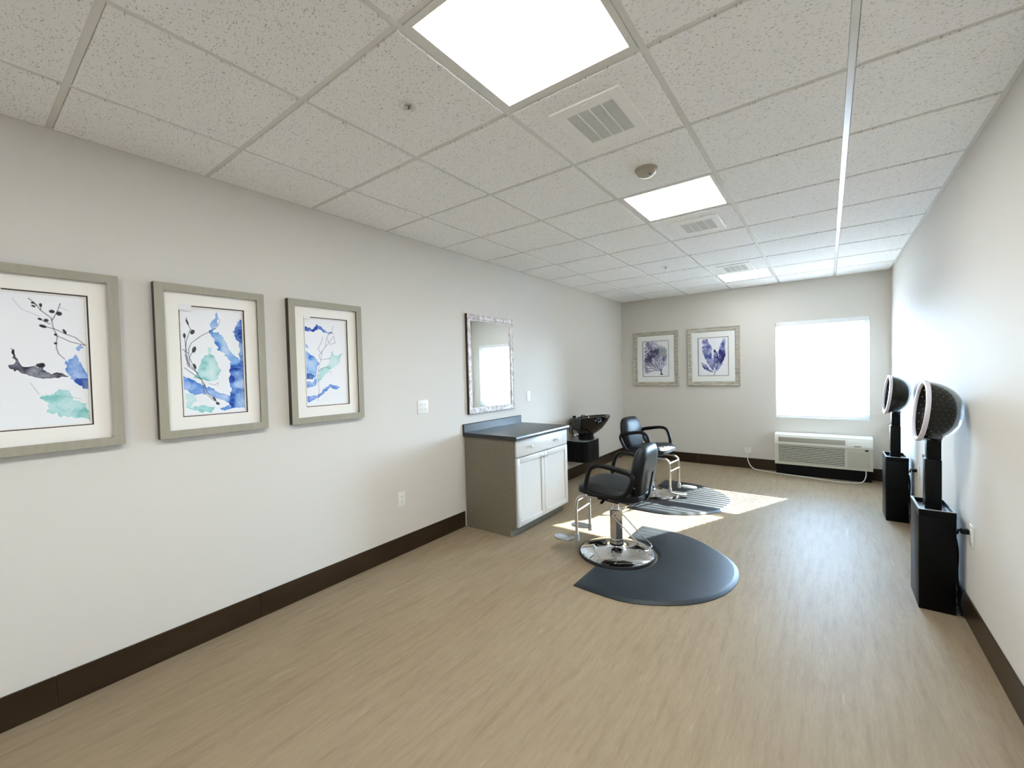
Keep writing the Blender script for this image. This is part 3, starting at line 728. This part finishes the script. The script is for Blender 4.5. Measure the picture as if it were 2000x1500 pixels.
def bowlpt(a, k, zz):
    # outline: longer towards the room, scooped neck rest at the front
    x = math.cos(a); y = math.sin(a); rx = .285 if x > 0 else .25; ry = .245
    return Vector((.19*(1-k)+.27*k+x*rx*k, 4.87*(1-k)+4.79*k+y*ry*k, zz + .030*(x*k) - (.038*math.exp(-((a if a < PI else a-2*PI)/.33)**2) if k > .9 else 0)))
bm = bmesh.new(); rings = []
for k, z in ((.0, .632), (.42, .632), (.52, .655), (.72, .705), (.88, .765), (.97, .835), (1.0, .862), (1.02, .862), (.99, .872), (.95, .870), (.87, .80), (.70, .735), (.46, .70), (.12, .690), (.0, .688)):
    if k == 0: rings.append([bm.verts.new(bowlpt(0, 0, z))])
    else: rings.append([bm.verts.new(bowlpt(2*PI*i/56, k, z)) for i in range(56)])
for A_, B_ in zip(rings, rings[1:]):
    n = 56
    for i in range(n):
        j = (i+1) % n
        if len(A_) == 1: bm.faces.new((A_[0], B_[i], B_[j]))
        elif len(B_) == 1: bm.faces.new((A_[i], A_[j], B_[0]))
        else: bm.faces.new((A_[i], A_[j], B_[j], B_[i]))
bmesh.ops.recalc_face_normals(bm, faces=bm.faces)
MB().merge(bm).build('bowl', M['porcelain'], t, True, angle=60)
MB().lathe([(0, 0), (.013, 0), (.013, .02), (.024, .024), (.024, .040), (0, .044)], 20, Matrix.Translation((.085, 4.75, .835))).build('faucet_knob', M['black'], t, True)
MB().tube([(.12, 4.86, .81), (.13, 4.86, .865), (.16, 4.85, .885), (.20, 4.84, .875)], .009, 10, smooth=2).build('faucet_spout', M['chrome'], t, True)
MB().tube([(.10, 4.72, .775), (.08, 4.68, .70), (.09, 4.69, .62), (.14, 4.76, .60), (.16, 4.80, .63)], .007, 8, smooth=2).build('spray_hose', M['black'], t, True)
MB().tube([(.07, 4.66, .80), (.055, 4.655, .71), (.06, 4.67, .64)], .005, 8, smooth=2).build('spray_hose', M['black'], t, True)
MB().tube([(.12, 4.70, .615), (.12, 4.70, .64)], .02, 14).build('valve_cap', M['plastic'], t, True)

# ---- air conditioner
AX0, AX1, AZ0, AZ1 = 2.245, 3.277, .150, .560
AYF = 6.445
t = thing('air_conditioner', 'cream wall air conditioner under the window on a dark base', 'air conditioner', (0, 0, 0))
MB().box(AX0+.01, AX1-.01, 6.455, D-T-.001, AZ0+.005, AZ1-.02).build('cabinet_body', M['acbody'], t)
# front cover: sloping crown (light) above a louvred face
zc_ = .427
prof = [(AYF+.005, zc_), (AYF-.012, zc_), (AYF-.014, zc_+.02), (AYF+.004, AZ1-.035), (AYF+.02, AZ1-.006), (AYF+.03, AZ1), (D-.012, AZ1), (D-.012, AZ1-.018), (AYF+.036, AZ1-.018), (AYF+.020, zc_+.01)]
mtx = Matrix(((0, 0, 1, 0), (1, 0, 0, 0), (0, 1, 0, 0), (0, 0, 0, 1)))
MB().prism(prof, AX0, AX1, mtx).build('front_crown', M['actop'], t, True, angle=35)
fc = MB(); lx0, lx1 = AX0+.045, AX1-.275
fc.box(AX0+.002, lx0, AYF-.004, AYF+.008, AZ0, zc_-.001); fc.box(lx1, lx1+.025, AYF-.004, AYF+.008, AZ0, zc_-.001); fc.box(AX1-.03, AX1-.002, AYF-.004, AYF+.008, AZ0, zc_-.001)
fc.box(lx0, lx1, AYF-.004, AYF+.008, AZ0, AZ0+.028); fc.box(lx1+.025, AX1-.03, AYF-.004, AYF+.008, AZ0, AZ0+.028)
fc.box(lx0, lx1, AYF-.004, AYF+.008, zc_-.012, zc_-.001); fc.box(lx1+.025, AX1-.03, AYF-.004, AYF+.008, zc_-.05, zc_-.001)
fc.build('front_cover', M['acbody'], t)
MB().box(lx0-.005, lx1+.005, AYF+.0085, AYF+.0095, AZ0+.02, zc_-.008).build('filter_backing', M['dark_slot'], t)
MB().box(lx1+.02, AX1-.025, AYF+.0085, AYF+.0095, AZ0+.02, zc_-.04).build('filter_backing', M['acgrille'], t)
n = 11; z0_, z1_ = AZ0+.028, zc_-.012; st = (z1_-z0_)/n
for k in range(n):
    z = z0_+(k+.5)*st
    MB().box(lx0, lx1, AYF-.003, AYF+.006, z-st*.28, z+st*.28, bev=.001, seg=1).build('louvre', M['acbody'], t)
n2 = 10; z1b = zc_-.05; st2 = (z1b-z0_)/n2
for k in range(n2):
    z = z0_+(k+.5)*st2
    MB().box(lx1+.025, AX1-.03, AYF-.003, AYF+.006, z-st2*.38, z+st2*.38, bev=.001, seg=1).build('louvre', M['acbody'], t)
# outlet grille on the crown
ang = math.atan2(.018, AZ1-.035-zc_-.02)
og = MB(); og.box(lx0, lx1+.005, -.003, .002, -.031, .031, bev=.002)
o = og.build('outlet_recess', M['acgrille'], t, True); o.location = (0, AYF-.0065, .487); o.rotation_euler = (-ang, 0, 0)
for k in range(7):
    z = -.026+k*.0087
    s_ = MB().box(lx0+.004, lx1+.001, -.006, -.0035, z-.002, z+.002).build('outlet_vane', M['acgrille'], o)
ctl = MB().box(lx1+.03, AX1-.02, -.003, .002, -.046, .036, bev=.002).build('control_lid', M['actop'], t, True); ctl.location = (0, AYF-.0065, .487); ctl.rotation_euler = (-ang, 0, 0)
MB().box(lx1+.09, lx1+.16, -.0045, -.0031, -.042, -.034, bev=.0005).build('lid_notch', M['dark_slot'], ctl)
MB().lathe([(0, 0), (.020, 0), (.020, .003), (0, .003)], 24, Matrix.Translation((AX1-.062, AYF-.0042, zc_-.024)) @ Matrix.Rotation(PI/2, 4, 'X') @ Matrix.Diagonal((1, .55, 1, 1))).build('badge', M['dark_slot'], t, True)
MB().box(AX0+.012, AX1-.012, 6.50, D-T-.002, .0, AZ0+.004).build('support_base', M['black'], t)
cord = [(1.893, 6.645, .235), (1.893, 6.60, .20), (1.90, 6.585, .12), (1.95, 6.56, .03), (2.05, 6.53, .0065), (2.25, 6.49, .0065), (2.50, 6.44, .0065), (2.62, 6.42, .0065), (2.75, 6.36, .0065), (2.95, 6.33, .0065), (3.10, 6.35, .0065), (3.18, 6.42, .012), (3.21, 6.46, .08), (3.21, 6.485, .152)]
cd_ = MB().tube(cord, .006, 8, smooth=2).build('power_cord', M['cordw'], t, True)
MB().box(1.878, 1.908, D-.040, D-.0095, .222, .252, bev=.004).build('plug', M['cordw'], cd_, True)

# ---- window blind
t = thing('window_blind', 'white horizontal slat blind hanging in the window', 'blind', (0, 0, 0))
MB().box(WX0+.003, WX1-.003, D-.012, D-.002, 2.026, 2.0825, bev=.002).build('valance', M['white'], t)
MB().box(WX0+.006, WX1-.006, D+.012, D+.066, 2.035, 2.079).build('headrail', M['white'], t)
by = D+.039; pitch = .0425; nsl = 28; bx0, bx1 = WX0+.010, WX1-.010
tilt = math.radians(9)
sm = bmesh.new(); prof = []
for k in range(7):
    u = -.025+.05*k/6; prof.append((u, .0022*(1-(u/.025)**2)))
me = bpy.data.meshes.new('slat')
vs = []; fs = []
for x in (bx0, bx1):
    for (u, z) in prof: vs.append((x, u, z+.0014))
    for (u, z) in prof[::-1]: vs.append((x, u, z-.0014))
L_ = len(prof)*2
for k in range(L_): fs.append((k, (k+1) % L_, L_+(k+1) % L_, L_+k))
fs.append(tuple(range(L_))[::-1]); fs.append(tuple(range(L_, 2*L_)))
me.from_pydata(vs, [], fs); me.update(); me.materials.append(M['slat'])
for k in range(nsl):
    o = link('slat', me, None, t); o.location = (0, by, .836+k*pitch); o.rotation_euler = (tilt, 0, 0)
MB().box(bx0, bx1, by-.025, by+.025, .775, .792, bev=.003).build('bottom_rail', M['slat'], t, True)
for x in (WX0+.12, 2.61, 2.90, WX1-.12):
    lc = MB()
    for yy in (by-.028, by+.028): lc.tube([(x, yy, .795), (x, yy, 2.034)], .0009, 5)
    lc.build('ladder_cord', M['white'], t)
MB().tube([(WX0+.055, D-.006+.010, 2.02), (WX0+.052, D+.004, 1.30)], .004, 8).build('tilt_wand', M['white'], t, True)

# ---- salon floor mats
def mat_outline(cx, cy):
    P = [(1.418, 2.215), (1.618, 2.200), (1.795, 2.205), (1.989, 2.288), (2.162, 2.422), (2.278, 2.601), (2.331, 2.809), (2.326, 3.000), (2.275, 3.165), (2.151, 3.316), (1.993, 3.448), (1.860, 3.520), (1.729, 3.557), (1.600, 3.562), (1.418, 3.558)]
    P = [Vector((x, y)) for x, y in P]
    keep = P
    Q = []
    n = len(keep)
    for i in range(n):
        a, b2 = keep[i], keep[(i+1) % n]
        if i == 0: Q.append(a); Q.append(a.lerp(b2, .6)); continue
        if i == n-2: Q.append(a.lerp(b2, .4)); continue
        if i == n-1: Q.append(a); continue
        Q += [a.lerp(b2, .25), a.lerp(b2, .75)]
    out = [Q[0]]+Q[1:]
    # notch round the chair base
    yc, xc, r = 2.875, 1.462, .310
    h0 = math.acos((1.418-xc)/r) if abs(1.418-xc) < r else PI/2
    yt = yc + r*math.sin(h0); yb = yc - r*math.sin(h0)
    arc = [Vector((xc+r*math.cos(a), yc+r*math.sin(a))) for a in np.linspace(h0, -h0, 22)]
    return [(p.x-xc, p.y-yc) for p in out] + [(p.x-xc, p.y-yc) for p in arc]
def floor_mat_obj(x, y, label):
    P = mat_outline(0, 0); n = len(P)
    area = sum(P[i][0]*P[(i+1) % n][1]-P[(i+1) % n][0]*P[i][1] for i in range(n))
    sgn = 1 if area > 0 else -1
    def off(d):
        out = []
        for i in range(n):
            a, b2, c = Vector(P[i-1]), Vector(P[i]), Vector(P[(i+1) % n])
            d1 = (b2-a).normalized(); d2 = (c-b2).normalized(); tn = (d1+d2)
            tn = tn.normalized() if tn.length > 1e-6 else d1
            nn = Vector((-tn.y, tn.x))*sgn; k = max(.45, nn.dot(Vector((-d1.y, d1.x))*sgn))
            out.append(b2+nn*d/k)
        return out
    bm = bmesh.new(); rings = []
    for d, z in ((0, 0), (0, .004), (.022, .016), (.034, .019)):
        rings.append([bm.verts.new((p.x, p.y, z)) for p in off(d)])
    for A_, B_ in zip(rings, rings[1:]):
        for i in range(n): bm.faces.new((A_[i], A_[(i+1) % n], B_[(i+1) % n], B_[i]))
    bm.faces.new(rings[-1]); bm.faces.new(rings[0][::-1])
    bmesh.ops.recalc_face_normals(bm, faces=bm.faces)
    bmesh.ops.triangulate(bm, faces=[f for f in bm.faces if len(f.verts) > 4])
    o = MB().merge(bm).build('anti_fatigue_mat', M['matrub'], None, True, angle=50)
    o.location = (x, y, .0005); return tag(o, label, 'mat', 'salon floor mats')
floor_mat_obj(1.462, 2.873, 'black notched salon mat around the nearer chair base, mostly in shade')
floor_mat_obj(1.140, 4.656, 'black notched salon mat around the farther chair base, striped by sunlight')

# ---- hydraulic styling chairs (front = local +x)
def blob_slab(hx, hy, hz, cut=.35, crown=0., nose=0.):
    """rounded upholstered slab as a super-ellipsoid box"""
    bm = bmesh.new(); bmesh.ops.create_cube(bm, size=2); bmesh.ops.subdivide_edges(bm, edges=bm.edges[:], cuts=11, use_grid_fill=True)
    for v in bm.verts:
        x, y, z = v.co; p = 4.2
        l = (abs(x)**p+abs(y)**p)**(1/p); mx = max(abs(x), abs(y)) or 1
        s_ = mx/l if l > 1e-6 else 1
        rr = max(abs(x), abs(y))
        e = (1-max(0, rr-.72)/.28*1.0) if rr > .72 else 1
        e = math.sqrt(max(0, 1-((max(0, rr-.78))/.22)**2)*.86+.14)
        v.co = Vector((x*s_*hx, y*s_*hy, z*hz*e + (crown*(1-rr*rr) if z > 0 else 0)))
    return bm
def make_chair(label, loc, ang, group):
    t = thing('styling_chair', label, 'chair', loc, ang, group)
    # base
    b = MB(); b.lathe([(0, .010), (.290, .010), (.290, .020), (.275, .028), (.18, .040), (.09, .052), (.055, .072), (.052, .078), (0, .078)], 64)
    base = b.build('base_disc', M['chrome'], t, True, angle=50)
    MB().lathe([(.262, .0), (.300, .0), (.304, .008), (.300, .020), (.2905, .0225), (.2905, .0095), (.262, .0095)], 64, close=True).build('rubber_ring', M['rubber'], base, True)
    MB().lathe([(.036, .0785), (.0555, .0785), (.0555, .092), (.036, .092)], 32, close=True).build('collar', M['rubber'], t, True)
    c = MB(); c.lathe([(0, .0925), (.052, .0925), (.052, .125), (.050, .130), (.050, .360), (.046, .366), (0, .366)], 10); c.build('pump_column', M['chrome'], t, True, angle=20)
    MB().lathe([(0, .3665), (.022, .3665), (.022, .44), (0, .44)], 24).build('piston', M['chrome'], t, True)
    # pump lever: U of rod with pivots either side of the column
    lv = MB(); lv.tube([(.0, .070, .325), (-.10, .072, .235), (-.19, .066, .150), (-.255, .050, .118), (-.285, .0, .112), (-.255, -.050, .118), (-.19, -.066, .150), (-.10, -.072, .235), (.0, -.070, .325)], .0052, 8, smooth=1)
    lv.tube([(0, .085, .325), (0, .0505, .325)], .009, 10); lv.tube([(0, -.085, .325), (0, -.0505, .325)], .009, 10)
    lv.build('pump_lever', M['chrome'], t, True)
    # mechanism under seat
    tiltm = Matrix.Translation((0, 0, .535)) @ Matrix.Rotation(math.radians(-5.5), 4, 'Y')
    mm = MB(); mm.box(-.15, .15, -.10, .10, -.085, -.050, bev=.006); mm.box(-.05, .06, -.05, .05, -.115, -.080, bev=.006)
    o = mm.build('seat_mechanism', M['black'], t, True); o.matrix_local = tiltm
    kn = MB(); kn.tube([(.05, .10, -.090), (.05, .155, -.098)], .011, 12); kn.build('swivel_lock', M['black'], o, True)
    sb = blob_slab(.255, .258, .044, crown=.012)
    for v in sb.verts:
        if v.co.x > .12: v.co.z -= (v.co.x-.12)*.12
    o = MB().merge(sb).build('seat', M['leather'], t, True, angle=80); o.matrix_local = tiltm
    pp = MB()
    pts = []
    for k in range(72):
        a = 2*PI*k/72; cx, sx = math.cos(a), math.sin(a); l = (abs(cx)**4.2+abs(sx)**4.2)**(1/4.2)
        pts.append((cx/l*.252, sx/l*.255, .004))
    pp.tube(pts, .0035, 6, closed=True); pp.build('piping', M['leather'], o, True)
    # backrest
    bb = blob_slab(.205, .225, .040, crown=.026)
    for v in bb.verts:      # narrower and rounder towards the bottom
        u = v.co.x/.205
        if u < 0: v.co.y *= 1-.20*u*u
        if u > .2: v.co.y *= 1-.10*(u-.2)
    bk = MB().merge(bb).build('backrest', M['leather'], t, True, angle=80)
    # slab local x = up, local z = front
    upv = Vector((-.155, 0, .988)).normalized(); fr_ = Vector((.988, 0, .155)).normalized(); rg = fr_.cross(upv)
    bk.matrix_local = Matrix.Translation((-.235, 0, .700)) @ Matrix((upv, fr_.cross(upv), fr_)).transposed().to_4x4()
    pts = []
    for k in range(72):
        a = 2*PI*k/72; cx, sx = math.cos(a), math.sin(a); l = (abs(cx)**4.2+abs(sx)**4.2)**(1/4.2)
        x, y = cx/l*.203, sx/l*.223; u = x/.205
        if u < 0: y *= 1-.20*u*u
        if u > .2: y *= 1-.10*(u-.2)
        pts.append((x, y, -.014))
    MB().tube(pts, .004, 6, closed=True).build('piping', M['leather'], bk, True)
    for s_ in (-1, 1): MB().lathe([(0, 0), (.006, 0), (.005, .004), (0, .005)], 12, Matrix.Translation((-.09, s_*.222, -.004)) @ Matrix.Rotation(-s_*PI/2, 4, 'X')).build('back_bolt', M['brushed'], bk, True)
    st = MB(); st.tube([(-.10, 0, .478), (-.215, 0, .462), (-.262, 0, .485), (-.282, 0, .60), (-.302, 0, .70)], .028, 10, smooth=2, flat=.25)
    st.build('back_bracket', M['black'], t, True)
    # arm loops
    for s_ in (1, -1):
        y = s_*.278
        P = [(.125, y, .548), (.135, y, .60), (.105, y, .72), (.065, y, .762), (-.02, y, .762), (-.13, y, .738), (-.215, y, .722), (-.240, y, .690), (-.205, y, .61), (-.170, y, .560), (-.12, y, .535), (.0, y, .540), (.085, y, .537)]
        am = MB(); am.tube(P, .0170, 12, closed=True, smooth=2); a_ = am.build('armrest', M['urethane'], t, True)
        pd = MB(); pd.tube([(.0, y, .765), (-.08, y, .756), (-.17, y, .742), (-.225, y, .728)], .021, 12, smooth=2, flat=.75); pd.build('arm_pad', M['urethane'], a_, True)
        br_ = MB(); br_.box(-.04, .04, min(y, s_*.235), max(y, s_*.235), .505, .530, bev=.004); br_.build('arm_bracket', M['black'], a_, True)
    # footrest: two bent legs, rungs and cast plates
    fr2 = MB()
    for s_ in (1, -1):
        y = s_*.130; fr2.tube([(.08, y*.95, .470), (.20, y*.97, .468), (.268, y, .455), (.288, y, .40), (.290, y, .30), (.288, y, .13)], .0115, 12, smooth=2)
    for z, x in ((.418, .284), (.330, .290)): fr2.tube([(x, -.125, z), (x, .125, z)], .0085, 10)
    ff = fr2.build('footrest_frame', M['brushed'], t, True)
    for s_ in (1, -1):
        pm = MB(); y = s_*.130
        pm.tube([(.288, y, .145), (.287, y, .092)], .018, 14)
        pm.build('hinge_socket', M['alu'], ff, True)
        q = MB(); oc = [(.305, .000), (.310, -.035), (.335, -.052), (.40, -.058), (.455, -.050), (.478, -.020), (.470, .020), (.445, .045), (.38, .050), (.325, .040)]
        q.prism([(x, y+s_*(.035)+yy*s_) for x, yy in oc], .100, .116, bev=.004); q.build('foot_plate', M['alu'], ff, True)
    return t
GC = 'hydraulic styling chairs'
make_chair('nearer black hydraulic styling chair, back towards us, facing the grey cabinet', (1.46, 2.870, .0005), math.radians(182.4), GC)
make_chair('farther black hydraulic styling chair facing right, footrest in the sunlight', (1.138, 4.652, .0005), math.radians(-6), GC)

# ---- box hair dryers along the right wall
def make_dryer(label, loc, s=1.0):
    t = thing('hooded_hair_dryer', label, 'hair dryer', loc, 0, 'box hair dryers on the right wall')
    hx, hy = .080, .153          # local: x towards right wall, y along the room
    bz = .585
    bx = MB(); bx.box(-hx, hx, -hy, hy, 0, .56, bev=.003); bx.build('pedestal_box', M['drybox'], t, True)
    rim = MB()
    rim.box(-hx, -hx+.010, -hy, hy, .5605, .60); rim.box(hx-.010, hx, -hy, hy, .5605, .60); rim.box(-hx+.010, hx-.010, -hy, -hy+.010, .5605, .60); rim.box(-hx+.010, hx-.010, hy-.010, hy, .5605, .60)
    rim.build('tray_rim', M['drybox'], t)
    r2 = MB()
    r2.box(-hx-.001, -hx+.011, -hy-.001, hy+.001, .6002, .6035); r2.box(hx-.011, hx+.001, -hy-.001, hy+.001, .6002, .6035); r2.box(-hx+.011, hx-.011, -hy-.001, -hy+.012, .6002, .6035)
    r2.build('metal_edge', M['trayrim'], t)
    MB().box(-hx+.010, hx-.010, -hy+.010, hy-.010, .5605, .572).build('tray_floor', M['trayrim'], t)
    for (a, b2, c, d) in ((-.066, -.052, -.11, -.04), (.045, .064, -.09, .05)): MB().box(a, b2, c, d, .5722, .5732).build('tray_slot', M['dark_slot'], t)
    c1 = MB(); c1.box(-.037, .037, -.045, .045, .5725, .885, bev=.006); c1.build('lower_column', M['black'], t, True)
    c2 = MB(); c2.box(-.028, .036, -.036, .036, .8855, 1.01, bev=.005); c2.build('upper_column', M['black'], t, True)
    MB().lathe([(0, 0), (.009, 0), (.009, .010), (0, .010)], 14, Matrix.Translation((-.038, -.02, .90)) @ Matrix.Rotation(-PI/2, 4, 'Y')).build('height_knob', M['brushed'], t, True)
    # hood: axis points from apex towards the opening
    ax = Vector((-.992, -.025, .105)).normalized(); z = Vector((0, 0, 1)); sx = z.cross(ax).normalized(); uy = ax.cross(sx)
    R3 = Matrix((sx, uy, ax)).transposed().to_4x4()
    ctr = Matrix.Translation((.009, -.10, 1.178)) @ R3
    R = .178; Lh = .178
    def dome(Rr, Ll, off, n=14):
        return [(Rr*math.sin(PI/2*k/n)**.78 if k else 0, off-Ll*math.cos(PI/2*k/n)) for k in range(n+1)]
    outer = dome(R, Lh*.98, .07); inn = dome(R*.975, Lh*.955, .07)
    MB().lathe(outer+inn[::-1], 56, ctr).build('smoked_hood_shell', M['smoke'], t, True, angle=60)
    d1 = dome(R*.925, Lh*.80, .068); d2 = dome(R*.895, Lh*.75, .068)
    ib = MB().lathe(d1+d2[::-1], 56, ctr).build('inner_bowl', M['inner'], t, True, angle=60)
    dt = MB()
    for k in range(4, 14):
        r1, z1 = d1[k]; r3, z3 = d2[k]
        for q in range(18):
            a = 2*PI*(q+.5*(k % 2))/18
            for (rr, zz, e) in ((r1, z1, 1.002), (r3, z3, .985)):
                p = ctr @ Vector((rr*e*math.cos(a), rr*e*math.sin(a), zz))
                tb = bmesh.new(); bmesh.ops.create_icosphere(tb, subdivisions=1, radius=.0036); dt.merge(tb, Matrix.Translation(p))
    dt.build('air_holes', M['dot'], ib, True, kind='stuff')
    MB().lathe([(R*.90, .066), (R*.905, .076), (R*.95, .083), (R*1.01, .082), (R*1.028, .072), (R*1.02, .062), (R*.99, .062), (R*.94, .0695)], 56, ctr, close=True).build('hood_rim', M['rimwhite'], t, True)
    MB().tube([(.01, -.02, 1.0105), (.012, -.04, 1.030)], .03, 12).build('hood_swivel', M['black'], t, True)
    return t
def dryer_cord(t, oy, lx):
    # local coordinates of the dryer
    c = MB().tube([(.083, -.02, .47), (.098, -.06, .45), (.096, -.10, .50), (lx-.045, oy, .528), (lx-.030, oy, .528)], .005, 8, smooth=2)
    o = c.build('power_cord', M['black'], t, True)
    MB().box(lx-.042, lx-.0095, oy-.014, oy+.014, .515, .543, bev=.004).build('plug', M['black'], o, True)
    c = MB().tube([(.083, -.11, .44), (.092, -.12, .36), (.088, -.10, .22), (.098, -.12, .12), (.092, -.14, .03), (.100, -.17, .012), (.105, -.10, .02), (.096, -.08, .10), (.099, -.11, .17), (.101, -.14, .14), (.090, -.12, .05)], .006, 8, smooth=2)
    c.build('coiled_cord', M['black'], t, True)
d1 = make_dryer('nearer black hooded hair dryer on a box pedestal by the right wall', (3.344, 3.284, 0))
dryer_cord(d1, 3.02+.02-3.284, W-3.344)
d2 = make_dryer('farther black hooded hair dryer on a box pedestal, next to the air conditioner', (3.345, 5.078, 0))
dryer_cord(d2, 4.72+.02-5.078, W-3.345)
